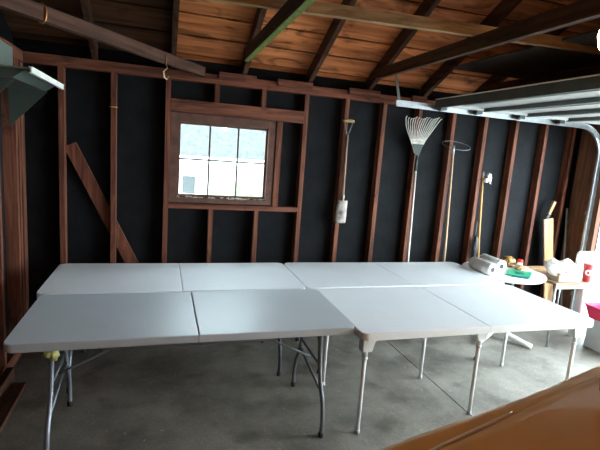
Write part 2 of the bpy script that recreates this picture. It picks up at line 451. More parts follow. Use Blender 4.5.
# roof: planks, rafters, joists
dk = MB(); dk2 = MB(); pw = .222; gap = .020; cs = 1/math.sqrt(1+SL*SL)
t = -.27
k = 0
while True:
    y0 = YF-t*cs; y1 = YF-(t+pw)*cs
    if y1 < YRIDGE: break
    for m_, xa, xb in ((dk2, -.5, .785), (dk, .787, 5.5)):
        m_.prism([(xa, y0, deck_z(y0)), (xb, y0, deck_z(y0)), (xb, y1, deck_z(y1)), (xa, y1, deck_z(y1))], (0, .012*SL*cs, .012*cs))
    t += pw+gap; k += 1
dk.prism([(-.5, YRIDGE+.06, deck_z(YRIDGE)+.022), (5.5, YRIDGE+.06, deck_z(YRIDGE)+.022), (5.5, YB-.3, deck_z(YB-.3)+.02), (-.5, YB-.3, deck_z(YB-.3)+.02)], (0, 0, .02))
ceil = struct(dk.build('ceiling', M['deck']))
dk2.build('dark_boards', M['deck_dark'], ceil)  # planks of the left bay in a darker wood colour
rf = MB().prism([(-.5, YF+.3, deck_z(YF+.3)+.03), (5.5, YF+.3, deck_z(YF+.3)+.03), (5.5, YRIDGE, deck_z(YRIDGE)+.03), (-.5, YRIDGE, deck_z(YRIDGE)+.03)], (0, 0, .02))
rf.build('roofing_felt', M['tar'], ceil)
for x in [.175+.611*k for k in range(9)]:
    x += .0
    r = MB()
    h = .152
    r.prism([(x-.021, YF+.06, deck_z(YF+.06)-.001), (x-.021, YRIDGE, deck_z(YRIDGE)-.001), (x-.021, YRIDGE, deck_z(YRIDGE)-h), (x-.021, YF+.06, deck_z(YF+.06)-h+.02)], (.042, 0, 0), .002)
    r.build('rafter', M['darkY'], ceil)
def joist(x):
    return MB().box((x, -3.6, 2.47), (x+.042, 1.47, 2.56), .002)
joist(1.333).build('ceiling_tie', M['darkY'], ceil)
MB().box((1.336, -3.6, 2.464), (1.375, 1.45, 2.4698)).build('mossy_strip', M['moss'], ceil)
joist(2.555).build('ceiling_tie', M['darkY'], ceil)
joist(3.777).build('ceiling_tie', M['darkY'], ceil)
joist(4.999).build('ceiling_tie', M['darkY'], ceil)
MB().bar((.9, .34, 2.595), (4.3, .0, 2.595), .04, .066, bevel=.002).build('cross_board', M['paleX'], ceil)
MB().box((3.05, -.9, 2.561), (5.30, -.03, 2.575)).box((3.05, .16, 2.561), (5.30, 1.10, 2.575)).build('roof_shade_sheet', M['roof_shade'], ceil)  # dark sheets added to paint in the shade under the right roof
TA, TB, TZ = V((-.36, -.20, 2.385)), V((1.035, 1.745, 2.385)), 2.385
dv = (TB-TA).normalized(); sv = V((dv.y, -dv.x, 0))
br = MB().bar((0, 0, 0), ((TB-TA).length, 0, 0), .042, .078, bevel=.002).build('corner_tie', M['darkX'], ceil)
br.location = TA; br.rotation_euler = (0, 0, math.atan2(dv.y, dv.x))
# ring strap on the tie and a hook hanging from it
p0 = TA+dv*.78
MB().tube([p0+sv*.030*math.cos(a)+V((0, 0, .048*math.sin(a))) for a in [k*2*PI/16 for k in range(16)]], .005, 6, closed=True).build('wire_ring', M['copper'], ceil)
p1 = TA+dv*1.83+sv*.0255
hk = MB().tube([p1+V((0, 0, .02)), p1+V((0, 0, -.05)), p1+sv*.012+V((0, 0, -.075)), p1+dv*-.03+V((0, 0, -.105)), p1+dv*-.02+V((0, 0, -.145)), p1+dv*.015+V((0, 0, -.155)), p1+dv*.035+V((0, 0, -.13))], .0045, 7).build('hook', M['brass'])
tag(hk, 'small brass wire hook hanging from the slanted corner timber', 'hook')

# open overhead garage door
dr = MB()
def door_z(x): return 2.315
DXs = [3.17+.52*k for k in range(5)]
d1 = struct(MB().box((3.17, DY0+.02, 2.342), (3.19, 1.41, 2.350)).build('door_1', M['door_white']))
for k in range(4):
    a, b_ = DXs[k], DXs[k+1]-.006
    sec = MB().box((a, DY0+.02, 2.312), (b_, 1.415, 2.34), .003).build('door_section', M['door_white'], d1)
    MB().box((a, DY0+.02, 2.278), (a+.028, 1.415, 2.3115)).build('section_rail', M['door_steel'], sec)
    if k == 3: MB().box((b_-.028, DY0+.02, 2.278), (b_, 1.415, 2.3115)).build('section_rail', M['door_steel'], sec)
    for yy in (1.36, -.9):
        MB().box((a+.029, yy, 2.285), (b_-.03, yy+.05, 2.3115)).build('section_stile', M['door_white'], sec)
    MB().box((a+.25, DY0+.02, 2.303), (a+.28, 1.355, 2.3115)).build('panel_rib', M['door_white'], sec)
MB().box((3.145, DY0+.02, 2.262), (3.167, 1.415, 2.336)).build('end_strut', M['door_steel'], d1)
MB().box((3.14, DY0+.02, 2.3365), (3.168, 1.415, 2.345)).build('weather_strip', M['white'], d1)
YT = 1.45
# track: channel with two lips, swept as three bars
pts = [(2.765, YT, 2.275), (4.99, YT, 2.262)] + [(4.99+.32*math.sin(a), YT, 1.942+.32*math.cos(a)) for a in [k*PI/2/8 for k in range(1, 9)]] + [(5.310, YT, .06)]
def track_mesh(ys):
    m = MB()
    prof = [(-.028, -.012), (-.028, .012), (-.024, .012), (-.024, -.008), (.024, -.008), (.024, .012), (.028, .012), (.028, -.012)]
    rows = []
    for i, p in enumerate(pts):
        tdir = (V(pts[min(i+1, len(pts)-1)])-V(pts[max(i-1, 0)])).normalized()
        nrm = V((-tdir.z, 0, tdir.x))
        rows.append([V(p)+nrm*a+V((0, ys*b, 0)) for a, b in prof])
    m.grid(rows, smooth=False, close_u=True); return m
track_mesh(-1).build('track', M['galv'], d1)
tb = MB().bar((2.785, YT, 2.30), (2.70, YT, 2.62), .025, .004, (0, 1, 0)).build('track_hanger', M['galv_dull'], d1)
for x in (3.22, 3.62, 4.13, 4.64):
    hb = MB().box((x-.035, YT-.075, 2.25), (x+.035, YT-.013, 2.31), .004)
    hb.tube([(x, YT-.035, 2.262), (x, YT+.005, 2.262)], .019, 10)
    hb.build('roller_bracket', M['steel_dark'], d1)
MB().box((5.303, YT+.014, .35), (5.338, YT+.05, .39)).box((5.303, YT+.014, 1.30), (5.338, YT+.05, 1.34)).build('track_bracket', M['galv_dull'], d1)

# loose boards along the left wall
pl = MB().bar((-.27, -1.2, .055), (-.285, 1.05, .055), .045, .11, bevel=.003).build('loose_plank', M['darkY']); pl.location.z = 0
tag(pl, 'long brown plank lying on edge along the foot of the left wall', 'plank')
pl = MB().bar((-.20, -.9, .021), (-.205, .95, .021), .085, .042, bevel=.003).build('loose_plank', M['darkY'])
tag(pl, 'dark flat plank lying on the floor beside the brown one at far left', 'plank')

# ------------------------------------------------------------------ outside
struct(MB().box((5.425, -14, -.14), (24, 14, -.03)).build('driveway', M['drive']))
struct(MB().box((-20, 1.95, -1.4), (5.42, 30, -1.3)).build('ground', M['grass']))
hs = thing('neighbour_house', 'white sided house with grey roof seen through the window', 'house', (2.2, 11, -1.3))
MB().box((-4, -1.8, 0), (4.5, 3.2, 2.83)).build('wall', M['siding'], hs)
MB().prism([(-4.4, -2.25, 2.72), (-4.4, 3.65, 2.72), (-4.4, .7, 6.0)], (9.3, 0, 0)).build('roof', M['roof_shingle'], hs)
MB().box((-4.4, -2.29, 2.60), (4.9, -2.252, 2.78)).build('gutter', M['white'], hs)
wn = MB().box((-1.03, -1.83, 1.78), (-.62, -1.802, 2.32)).build('window', M['white'], hs)
MB().box((-.98, -1.84, 1.83), (-.67, -1.832, 2.27)).build('pane', M['steel_dark'], wn)
sh = MB(); random.seed(5)
for k in range(16): sh.blob((2.75+random.uniform(-.45, .45), 8.2+random.uniform(-.3, .3), -1.3+random.uniform(.25, 1.95)), (.32, .32, .3), k, .5, 3, 5.)
tag(sh.build('shrub', M['leaf'], rest=-1.301), 'green shrub in front of the white house outside the window', 'shrub')

# ------------------------------------------------------------------ folding tables
TG = 'folding tables set out in a two by two block'
def tabletop(t, L, W, h, mat, th=.045):
    m = L/2
    MB().prism(rounded(0, m-.0012, 0, W, h-th, .042, (1, 0, 0, 1)), (0, 0, th), .007).build('tabletop', mat, t)
    MB().prism(rounded(m+.0012, L, 0, W, h-th, .042, (0, 1, 1, 0)), (0, 0, th), .007).build('tabletop', mat, t)
def smooth_pts(P, n=4):
    P = [V(p) for p in P]; out = []
    for i in range(len(P)-1):
        a, b_, c, d = P[max(i-1, 0)], P[i], P[i+1], P[min(i+2, len(P)-1)]
        for k in range(n):
            t = k/n
            out.append(.5*((2*b_)+(c-a)*t+(2*a-5*b_+4*c-d)*t*t+(3*b_-a-3*c+d)*t**3))
    out.append(P[-1]); return out
def wishbone(t, x, W, h, mat, sgn, dy=0.):
    """one folding end: two bowed legs, spreaders and the strut up to the middle"""
    zt = h-.046
    fr = [(x, .18+dy, zt), (x, .176+dy, .56), (x, .155+dy, .44), (x, .115+dy, .32), (x, .055+dy, .22), (x, .03+dy, .11), (x, .035+dy, .012)]
    bk = [(p[0], .70-p[1]+2*dy, p[2]) for p in fr]
    for P in (fr, bk):
        lg = MB().tube(smooth_pts(P), .0135, 10).build('leg', mat, t)
        MB().lathe([(.017, 0), (.017, .03), (.0145, .034)], (P[-1][0], P[-1][1], 0), 10).build('foot_cap', M['rubber'], lg)
    MB().tube([(x, .15+dy, .43), (x, .55+dy, .43)], .009, 8).tube([(x, .125+dy, .28), (x, .56+dy, .36)], .009, 8).build('spreader', mat, t)
    MB().box((x-.03, .12+dy, zt-.022), (x+.03, .60+dy, zt-.0005)).build('hinge_bar', mat, t)
    MB().tube([(x, .35+dy, .395), (x+sgn*.16, .35+dy, .47), (x+sgn*.42, .35+dy, .60), (x+sgn*.56, .35+dy, zt-.008)], .008, 8).tube([(x+sgn*.56, .26+dy, zt-.008), (x+sgn*.56, .44+dy, zt-.008)], .008, 8).build('folding_strut', mat, t)
    
LT = 1.845
t = thing('folding_table', 'light grey folding table at front left with bowed grey legs', 'table', (-.015, 0, 0), TG)
tabletop(t, 1.885, .76, .74, M['plastic_grey'])
wishbone(t, .18, .76, .74, M['steel_blue'], 1)
wishbone(t, 1.725, .76, .74, M['steel_grey'], -1)
for y in (.03, .705): MB().box((.45, y, .668), (1.40, y+.025, .694)).build('side_rail', M['steel_grey'], t)
t = thing('folding_table', 'white folding table at back left below the window', 'table', (-.05, .775, 0), TG)
tabletop(t, LT, .765, .742, M['plastic_white'])
wishbone(t, .18, .76, .74, M['steel_blue'], 1, .03)
wishbone(t, 1.69, .76, .74, M['steel_dark'], -1, .03)
t = thing('folding_table', 'white folding table at back right below the rake', 'table', (1.815, .79, 0), TG)
LT = 1.865
tabletop(t, LT, .76, .74, M['plastic_white'])
wishbone(t, .16, .76, .74, M['steel_dark'], 1, .0)
wishbone(t, 1.69, .76, .74, M['steel_light'], -1, .0)
t = thing('folding_table', 'white folding table at front right on six straight pale legs', 'table', (1.873, -.088, 0), TG)
tabletop(t, 1.83, .865, .735, M['plastic_white'], .05)
for (x, y) in ((.085, .115), (.07, .73), (.985, .165), (.915, .70), (1.79, .11), (1.80, .775)):
    lg = MB().tube([(x, y, .66), (x, y, .52)], .0155, 12).tube([(x, y, .53), (x, y, .012)], .0138, 12).build('leg', M['steel_light'], t)
    MB().lathe([(.0165, 0), (.0165, .022), (.0135, .026)], (x, y, 0), 10).build('foot_cap', M['tote'], lg)
    MB().lathe([(.0165, 0), (.0185, .005), (.0185, .014), (.0165, .019)], (x, y, .512), 12).build('collar', M['plastic_white'], lg)
    l_, r_ = (.035, .07) if x < .2 else ((.07, .032) if x > 1.7 else (.12, .12))
    MB().prism([(x-l_, y-.036, .6845), (x+r_, y-.036, .6845), (x+r_*.9, y-.036, .665), (x+min(.046, r_), y-.030, .64), (x+min(.034, r_-.003), y-.027, .57), (x-min(.034, l_-.003), y-.027, .57), (x-min(.046, l_), y-.030, .64), (x-l_*.9, y-.036, .665)], (0, .062, 0), .004).build('leg_bracket', M['plastic_white'], lg)
for y in (.115, .74):
    MB().tube(smooth_pts([(.11, y, .60), (.2, y, .665), (.30, y, .676)]), .008, 8).build('corner_stay', M['steel_light'], t)
    MB().tube(smooth_pts([(1.77, y, .61), (1.68, y, .668), (1.55, y, .676)]), .008, 8).build('corner_stay', M['steel_light'], t)

o = MB().blob((0, 0, 0), (.024, .026, .038), 3, .5, 3, 3.).blob((-.022, -.012, .012), (.020, .018, .022), 9, .6, 3, 3.).build('yellow_rag', M['yellow'])
o.location = (.178, .166, .60); tag(o, 'crumpled yellow rag tied round the left front table leg', 'rag')

# ------------------------------------------------------------------ tools on the back wall
# shovel
t = thing('shovel', 'short worn spade hanging grip up on a wall stud', 'shovel', (2.415, 1.735, 1.10))
MB().tube([(0.01, -.012, .19), (.005, -.012, .50), (-.002, -.012, .86)], .015, 10).build('shaft', M['handle_grey'], t)
MB().tube([(-.002, -.012, .85), (-.02, -.012, .90), (-.045, -.012, .985)], .007, 8).tube([(-.002, -.012, .85), (.02, -.012, .90), (.045, -.012, .985)], .007, 8).build('yoke', M['steel_grey'], t)
MB().tube([(-.058, -.012, .99), (-.03, -.012, .995), (.03, -.012, .995), (.058, -.012, .99)], [.014, .018, .018, .014], 10).build('grip', M['grip'], t)
rows = []
for k in range(9):
    z = .225*(1-k/8); w = .064-.0015*(8-k) if k < 8 else .060
    rows.append([(x_*w+.012-.012*k/8, -.020+.014*(x_*x_)-.006, z) for x_ in (-1, -.6, -.2, .2, .6, 1)])
m = MB(); m.grid(rows); m.build('blade', M['blade'], t, solid=.003)
MB().tube([(.012, -.014, .12), (.011, -.012, .28)], [.008, .019], 10).build('socket', M['blade'], t)
# rake
t = thing('leaf_rake', 'fan leaf rake standing tines up against the back wall', 'rake', (3.195, 1.60, 0))
def rk(x, z): return (x, .02+.085*z/2.2, z)
MB().tube([rk(.0, 0.0), rk(-.008, 1.0), rk(-.015, 1.72)], .0125, 10).build('shaft', M['handle_white'], t)
MB().tube([rk(-.015, 1.66), rk(-.015, 1.82)], [.016, .011], 10).build('socket', M['rake_metal'], t)
m = MB(); m.prism([rk(-.028, 1.80), rk(.0, 1.80), rk(.045, 1.93), rk(-.085, 1.93)], (0, -.006, 0)); m.build('fan_plate', M['rake_metal'], t)
n = 15
for k in range(n):
    f = k/(n-1)*2-1
    xt = .195*f+.02; zt = 2.19+.012*f-.02*abs(math.sin(k*2.4))
    a = rk(-.018+.03*f, 1.84); b_ = rk(-.02+.075*f, 1.95); c_ = rk(-.01+.15*f, 2.08)
    tip = rk(xt, zt)
    MB().tube(smooth_pts([a, b_, c_, tip, (tip[0]+.004*f, tip[1]-.028, tip[2]+.012)], 3), .0042, 6).build('tine', M['tine'] if k % 6 else M['tine'], t)
m = MB(); m.tube([rk(-.02+.085*f, 1.975-.012*f*f) for f in [-1+k/6 for k in range(13)]], .0045, 6); m.build('crossbar', M['tine'], t)
# hoop tool
t = thing('hoop_pole', 'wooden pole topped by a thin wire hoop leaning on the wall', 'pole', (3.628, 1.60, 0))
MB().tube([(.006, .02, 0), (.0, .06, 1.0), (-.03, .085, 1.88)], .0125, 10).build('shaft', M['handle'], t)
MB().tube([(-.03, .085, 1.86), (-.031, .084, 1.95)], [.016, .012], 10).build('socket', M['galv'], t)
MB().tube([(-.06+.155*math.cos(a), .0+.10*math.sin(a), 1.945+.045*math.sin(a)) for a in [k*2*PI/32 for k in range(32)]], .0035, 6, closed=True).build('hoop', M['steel_grey'], t)
# broom handle with rag
t = thing('broom_pole', 'yellow wooden pole leaning on the wall under a white rag', 'pole', (4.175, 1.70, 0))
MB().tube([(.03, .015, 0), (-.05, .06, 1.0), (-.085, .09, 1.66)], .0135, 10).build('shaft', M['handle_yellow'], t)
MB().tube([(-.085, .09, 1.65), (-.087, .092, 1.70)], [.017, .015], 10).build('collar', M['steel_grey'], t)
rg = MB()
rg.blob((0, 0, 0), (.035, .022, .045), 2, .7, 3, 2.5).blob((-.04, 0, -.045), (.03, .02, .028), 5, .6, 3, 3.).blob((.022, 0, -.045), (.015, .012, .04), 8, .5, 3, 3.)
o = rg.build('white_rag', M['white_cloth']); o.location = (4.15, 1.755, 1.645); o.scale = (.85, .85, .85); tag(o, 'white rag hung on top of the yellow wooden pole', 'rag')
# black brush
t = thing('hand_brush', 'black brush hanging on the stud beside the yellow pole', 'brush', (4.055, 1.742, .73))
MB().tube([(-.0, -.012, .42), (-.002, -.015, .30), (0, -.018, .24)], .004, 6).build('cord', M['steel_grey'], t)
MB().blob((0, -.03, .14), (.036, .024, .125), 4, .25, 3, 4.).build('bristles', M['black'], t)
# plank, scraper and pipe in the right corner
o = MB().bar((5.215, 1.665, .01), (5.02, 1.715, 1.21), .13, .022, (0, 1, 0), bevel=.003).build('wooden_board', M['tanZ'], rest=0.)
tag(o, 'tan board standing on end against the back wall at right', 'board')
t = thing('hand_scraper', 'small wooden handled scraper propped on top of the tan board', 'scraper', (5.03, 1.72, 1.21))
MB().bar((.0, .005, .055), (.055, .01, .20), .036, .024, (0, 1, 0), bevel=.005).build('handle', M['tanZ'], t)
MB().prism([(-.035, .0, .0), (.01, .0, .003), (.022, .0, .06), (-.008, .0, .065)], (0, .012, 0)).build('blade', M['steel_dark'], t)
o = MB().tube([(5.285, 1.56, 0), (5.28, 1.72, 1.34)], .010, 10).build('metal_pipe', M['galv_dull'], rest=0.); tag(o, 'thin grey metal pipe leaning in the back right corner', 'pipe')

# ------------------------------------------------------------------ metal shelf high on the left wall
t = thing('metal_shelf', 'grey green metal shelf with pale front rim high on the left wall', 'shelf', (XL, 0, 0))
MB().prism([(.001, .56, 2.112), (.33, .56, 2.112), (.33, 1.40, 2.112), (.001, 1.40, 2.112)], (0, 0, .008)).build('shelf_plate', M['hopper'], t)
MB().bar((.338, .555, 2.108), (.338, 1.405, 2.108), .014, .034, bevel=.004).build('rim', M['hopper_rim'], t)
MB().prism([(.001, .60, 2.062), (.235, .60, 2.062), (.30, .60, 2.111), (.001, .60, 2.111)], (0, .77, 0), .003).build('pan', M['hopper_dark'], t)
for y in (.62, 1.36):
    MB().prism([(.001, y, 2.061), (.245, y, 2.061), (.012, y, 1.805), (.001, y, 1.805)], (0, .006, 0)).build('gusset', M['hopper_dark'], t)
o = MB().box((XL+.002, .62, 2.121), (-.20, 1.02, 2.29), .012).build('metal_box', M['hopper']); tag(o, 'grey metal box standing on the high left wall shelf', 'box')

# ------------------------------------------------------------------ round garden table and what stands on it
PX, PY, PZ = 4.09, 1.285, .72
t = thing('garden_table', 'round white plastic garden table at the right end of the white folding tables', 'table', (PX, PY, 0))
MB().lathe([(.30, -.030), (.385, -.034), (.398, -.026), (.402, -.012), (.396, -.002), (.385, 0)], (0, 0, PZ), 48).build('tabletop', M['patio'], t)
MB().lathe([(.03, .08), (.028, .3), (.03, .60), (.06, .688)], (0, 0, 0), 20).build('pedestal', M['patio'], t)
for a in (-63, 27, 117, 207):
    c_, s_ = math.cos(math.radians(a)), math.sin(math.radians(a))
    MB().tube([(.0*c_, .0*s_, .10), (.12*c_, .12*s_, .07), (.30*c_, .30*s_, .035), (.38*c_, .38*s_, .026)], [.036, .032, .027, .024], 10).build('foot', M['patio'], t, )
def towel(p, q, lab):
    p, q = V(p), V(q); d = (q-p); c = (p+q)/2
    t = thing('paper_towel_roll', lab, 'paper towels', (c.x, c.y, PZ), 'paper towel rolls')
    c = V((c.x, c.y, PZ)); R = .063; d.z = 0; L = d.length; d.normalize()
    a = p-c; a.z = R+.0005
    MB().lathe([(R-.002, 0), (R, .003), (R, L-.003), (R-.002, L)], a, 28, d).build('wrapped_roll', M['paper_wrap'], t)
    MB().lathe([(.025, L), (R-.004, L), (R-.004, L+.003), (.025, L+.003)], a, 28, d, cap=False).build('paper_end', M['paper'], t)
    MB().lathe([(.025, -.003), (R-.004, -.003), (R-.004, 0), (.025, 0)], a, 28, d, cap=False).build('paper_end', M['paper'], t)
    MB().lathe([(.0245, -.002), (.0245, L+.0025)], a, 16, d).build('core', M['core'], t)
towel((3.775, 1.36, 0), (3.775, 1.08, 0), 'wrapped paper towel roll lying nearest the white folding tables')
towel((4.00, 1.49, 0), (3.985, 1.20, 0), 'wrapped paper towel roll nearest the brown speckled snack bag')
t = thing('green_tray', 'flat green plastic tray on the round garden table', 'tray', (4.11, 1.10, PZ))
def quad(pts, z0, th, bev=.003): return MB().prism([(x, y, z0) for x, y in pts], (0, 0, th), bev)
quad([(-.15, .0), (.02, -.13), (.20, .03), (.03, .175)], .0075, .010).build('tray', M['green'], t)
quad([(-.03, .01), (.03, -.04), (.09, .03), (.03, .075)], .0176, .004, .001).build('tray_well', M['green_dark'], t)
o = quad([(3.99, 1.06), (4.10, .955), (4.31, 1.15), (4.20, 1.24)], PZ+.0006, .006, .001).build('blue_card', M['blue']); tag(o, 'slate blue card under the green tray', 'card')
o = MB().blob((4.25, 1.41, PZ+.055), (.085, .065, .058), 3, .18, 3, 2.).build('snack_bag', M['brown_print'], rest=PZ+.0005); tag(o, 'brown and gold speckled snack bag behind the towel rolls', 'bag')
o = MB().blob((4.285, 1.25, PZ+.028), (.085, .055, .030), 6, .15, 3, 2.).build('bread_bag', M['tan_bread'], rest=PZ+.0005); tag(o, 'tan speckled bread bag on the garden table behind the green tray', 'bag')
t = thing('jar', 'white jar with a red lid at the back of the garden table', 'jar', (4.39, 1.39, PZ)); t.scale = (.8, .8, .88)
MB().lathe([(.034, .0005), (.038, .008), (.038, .052), (.032, .06)], (0, 0, 0), 20).build('body', M['jar'], t)
MB().lathe([(.036, .06), (.038, .064), (.038, .094), (.032, .10)], (0, 0, 0), 20).build('lid', M['red'], t)
o = MB().blob((4.335, 1.345, PZ+.03), (.035, .03, .032), 12, .25, 3, 2.).build('white_packet', M['bag'], rest=PZ+.0005); tag(o, 'small white packet between the snack bag and red lidded jar', 'packet')

# brown table in the corner
BX, BY, BZ = 4.50, 1.0, .66
t = thing('brown_table', 'brown laminate side table with metal legs in the right corner', 'table', (BX, BY, 0))
MB().box((.0, .0, BZ-.028), (.74, .60, BZ), .003).build('tabletop', M['laminate'], t)
for (x, y) in ((.03, .03), (.71, .03), (.03, .57), (.71, .57)):
    MB().tube([(x, y, BZ-.029), (x-.05*(1 if x < .2 else 0), y-.06*(1 if x < .2 and y < .2 else 0), .0)], .012, 10).build('leg', M['galv'], t)
MB().box((.03, .02, BZ-.07), (.71, .035, BZ-.0285)).build('apron', M['galv_dull'], t)
o = MB().box((4.55, 1.42, BZ+.0005), (4.98, 1.56, BZ+.028), .004).build('tan_plank', M['tanX']); tag(o, 'short tan plank lying at the back of the brown table', 'plank')
t = thing('carton', 'open cream carton on the brown table under a white bag', 'box', (4.70, 1.14, BZ))
m = MB(); m.box((-.11, -.085, .0005), (.11, .085, .006)).box((-.11, -.085, .006), (.11, -.080, .085)).box((-.11, .080, .006), (.11, .085, .085)).box((-.11, -.08, .006), (-.105, .08, .085)).box((.105, -.08, .006), (.11, .08, .085))
m.build('tray', M['cream'], t)
m = MB(); m.prism([(-.11, -.086, .084), (.11, -.086, .084), (.115, -.125, .064), (-.105, -.125, .064)], (0, 0, .003)); m.build('flap', M['cream'], t)
bg = MB()
from mathutils import noise
rows = []
N = 28
for i in range(9):
    row = []
    f = i/8
    for k in range(N):
        a = 2*PI*k/N
        r = (.135+.03*math.sin(PI*f))*(1-.35*max(0, f-.55)/.45)
        zz = .088+.105*f + .02*math.sin(3*a+1.)*f
        nz = .028*noise.noise(V((math.cos(a)*2.2, math.sin(a)*2.2, f*3)))
        if f < .15: zz -= .045*max(0, math.sin(a*2+.5))
        row.append((r*math.cos(a)*1.12+nz, (r*.72)*math.sin(a)+nz, zz))
    rows.append(row)
for j, s in enumerate((.72, .6)):      # the mouth folds back inside
    row = []
    for k in range(N):
        x, y, z = rows[8][k]; row.append((x*s, y*s, z-.03-.05*j))
    rows.append(row)
bg.grid(rows, close_u=True); o = bg.build('carrier_bag', M['bag'], solid=.003); o.location = (4.70, 1.16, BZ)
MB().blob((.03, -.03, .165), (.075, .048, .022), 5, .2, 3, 3.).build('contents', M['brown_paper'], o)
tag(o, 'crumpled white plastic bag standing open on the cream carton', 'bag')
t = thing('paper_cup', 'tall red paper cup with white emblem on the brown table', 'cup', (4.945, 1.05, BZ))
MB().lathe([(.034, .0005), (.037, .01), (.047, .172), (.047, .176)], (0, 0, 0), 28).build('cup', M['wax'], t)
MB().lathe([(.049, .172), (.050, .176), (.049, .186), (.043, .19), (.041, .186)], (0, 0, 0), 28).build('lid', M['wax'], t)
# round white emblem wrapped on the cup facing the tables
em = MB(); rows = []
for i in range(9):
    row = []; h_ = .10+.032*math.cos(PI*i/8); hw = .031*math.sin(PI*i/8)/.042
    r_ = .037+(h_-.01)/.162*.010+.0012
    for k in range(9):
        a = -2.25+hw*(k/4-1); row.append((r_*math.cos(a), r_*math.sin(a), h_))
    rows.append(row)
em.grid(rows); em.build('emblem', M['white'], t)
em = MB(); rows = []
for i in range(7):
    row = []; h_ = .098+.015*math.cos(PI*i/6); hw = .012*math.sin(PI*i/6)/.042
    r_ = .037+(h_-.01)/.162*.010+.0022
    for k in range(7):
        a = -2.25+hw*(k/3-1); row.append((r_*math.cos(a), r_*math.sin(a), h_))
    rows.append(row)
em.grid(rows); em.build('emblem_centre', M['wax'], t)

# white cabinet, tote and pink tray by the door opening
t = thing('plastic_board', 'white plastic board standing upright on the brown table behind the red cup', 'board', (4.935, 1.17, BZ))
ol = [(p[0], 0, p[1]) for p in rounded(0, .28, .0005, .285, 0, .03)]
MB().prism(ol, (0, .03, 0), .006).build('face', M['appliance'], t)
for x in (.03, .22): MB().box((x, .031, .001), (x+.03, .09, .03), .004).build('foot', M['appliance'], t)
t = thing('plastic_bin', 'tall white plastic bin standing underneath the brown table', 'bin', (5.03, 1.12, 0))
MB().prism(rounded(.0, .15, 0, .10, .0005, .025), (0, 0, .54), .006).build('body', M['appliance'], t)
MB().prism(rounded(-.006, .156, -.006, .106, .541, .028), (0, 0, .022), .005).build('lid', M['appliance'], t)

t = thing('storage_tote', 'pale grey plastic tote on the floor under the pink tray', 'tote', (4.93, .475, 0))
m = MB(); m.prism(rounded(.012, .238, .012, .488, .0005, .03), (0, 0, .285), .006); m.build('body', M['tote'], t)
m = MB(); m.prism(rounded(0, .25, 0, .50, .286, .035), (0, 0, .025), .005); m.build('lid', M['tote'], t)
t = thing('pink_tray', 'pink red plastic tray on top of the pale grey tote', 'tray', (5.05, .785, .3115))
def tray_ring(w, l, z): return [(x, y, z) for x, y, _ in rounded(-w, w, -l, l, 0, .03, n=4)]
m = MB(); R = m.grid([tray_ring(.15, .20, .13), tray_ring(.115, .17, .0005), ], close_u=True, smooth=False); m.bm.faces.new(R[1]); m.build('basin', M['pink'], t, solid=.004)
m = MB(); m.tube(tray_ring(.153, .203, .13), .008, 8, closed=True); m.build('rim', M['pink'], t)

# ------------------------------------------------------------------ car nosed in through the door
CY = -2.02
t = thing('car', 'copper brown car whose bonnet fills the lower right corner', 'car', (0, CY, 0))
st = [  # x, half width, fender top, centre rise
    (1.02, .66, .62, .02), (1.06, .78, .68, .025), (1.15, .86, .75, .03), (1.30, .905, .785, .035), (1.55, .925, .832, .045), (1.80, .935, .876, .055),
    (2.05, .94, .93, .065), (2.30, .945, .995, .075), (2.45, .945, 1.04, .08), (2.9, .945, 1.04, .0), (3.6, .945, 1.04, .0), (4.4, .93, 1.02, .0), (4.9, .88, .97, .0), (5.15, .82, .92, .0), (5.25, .72, .84, .0)]
def half(x, w, zt, rise, top_drop):
    """half profile from the centre line out over the wing and down to the sill"""
    b_ = .20 if x > 1.1 else .26
    return [(0, zt+rise-top_drop), (.35*w, zt+rise*.86-top_drop), (.66*w, zt+rise*.5-top_drop), (w-.13, zt+.004-top_drop*.5), (w-.085, zt), (w-.045, zt-.012), (w-.016, zt-.05), (w-.003, zt-.12), (w, zt*.68), (w-.005, .42), (w-.035, .27), (w-.12, b_), (0, b_)]
rows = []
for (x, w, zt, rise) in st:
    h = half(x, w, zt, rise, .022 if x < 2.46 else 0)
    rows.append([(x, y, z) for y, z in h] + [(x, -y, z) for y, z in h[::-1][1:-1]])
m = MB(); R = m.grid(rows, close_u=True); m.bm.faces.new(R[0]); m.bm.faces.new(R[-1])
m.build('body', M['paint'], t)
rows = []
for (x, w, zt, rise) in st[1:9]:
    hw = w-.098-.10*max(0, (2.1-x))
    hf = [(0, zt+rise), (.3*hw, zt+rise*.92), (.55*hw, zt+rise*.72), (.78*hw, zt+rise*.42+.003), (.93*hw, zt+rise*.16+.006), (.985*hw, zt+.006), (hw, zt-.004), (hw, zt-.014)]
    rows.append([(x, -y, z) for y, z in hf[::-1]]+[(x, y, z) for y, z in hf[1:]])
m = MB(); m.grid(rows); hd = m.build('hood', M['paint'], t, solid=.004)
for sgn in (-1, 1):  # pale tubes added as a painted highlight along the hood edges
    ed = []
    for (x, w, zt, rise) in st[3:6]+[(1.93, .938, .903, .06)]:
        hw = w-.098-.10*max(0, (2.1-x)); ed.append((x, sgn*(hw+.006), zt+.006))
    MB().tube(smooth_pts(ed), [.0045*min(1, (k+.5)/4, (len(smooth_pts(ed))-k)/4) for k in range(len(smooth_pts(ed)))], 8).build('wing_highlight', M['highlight_pale'], t)
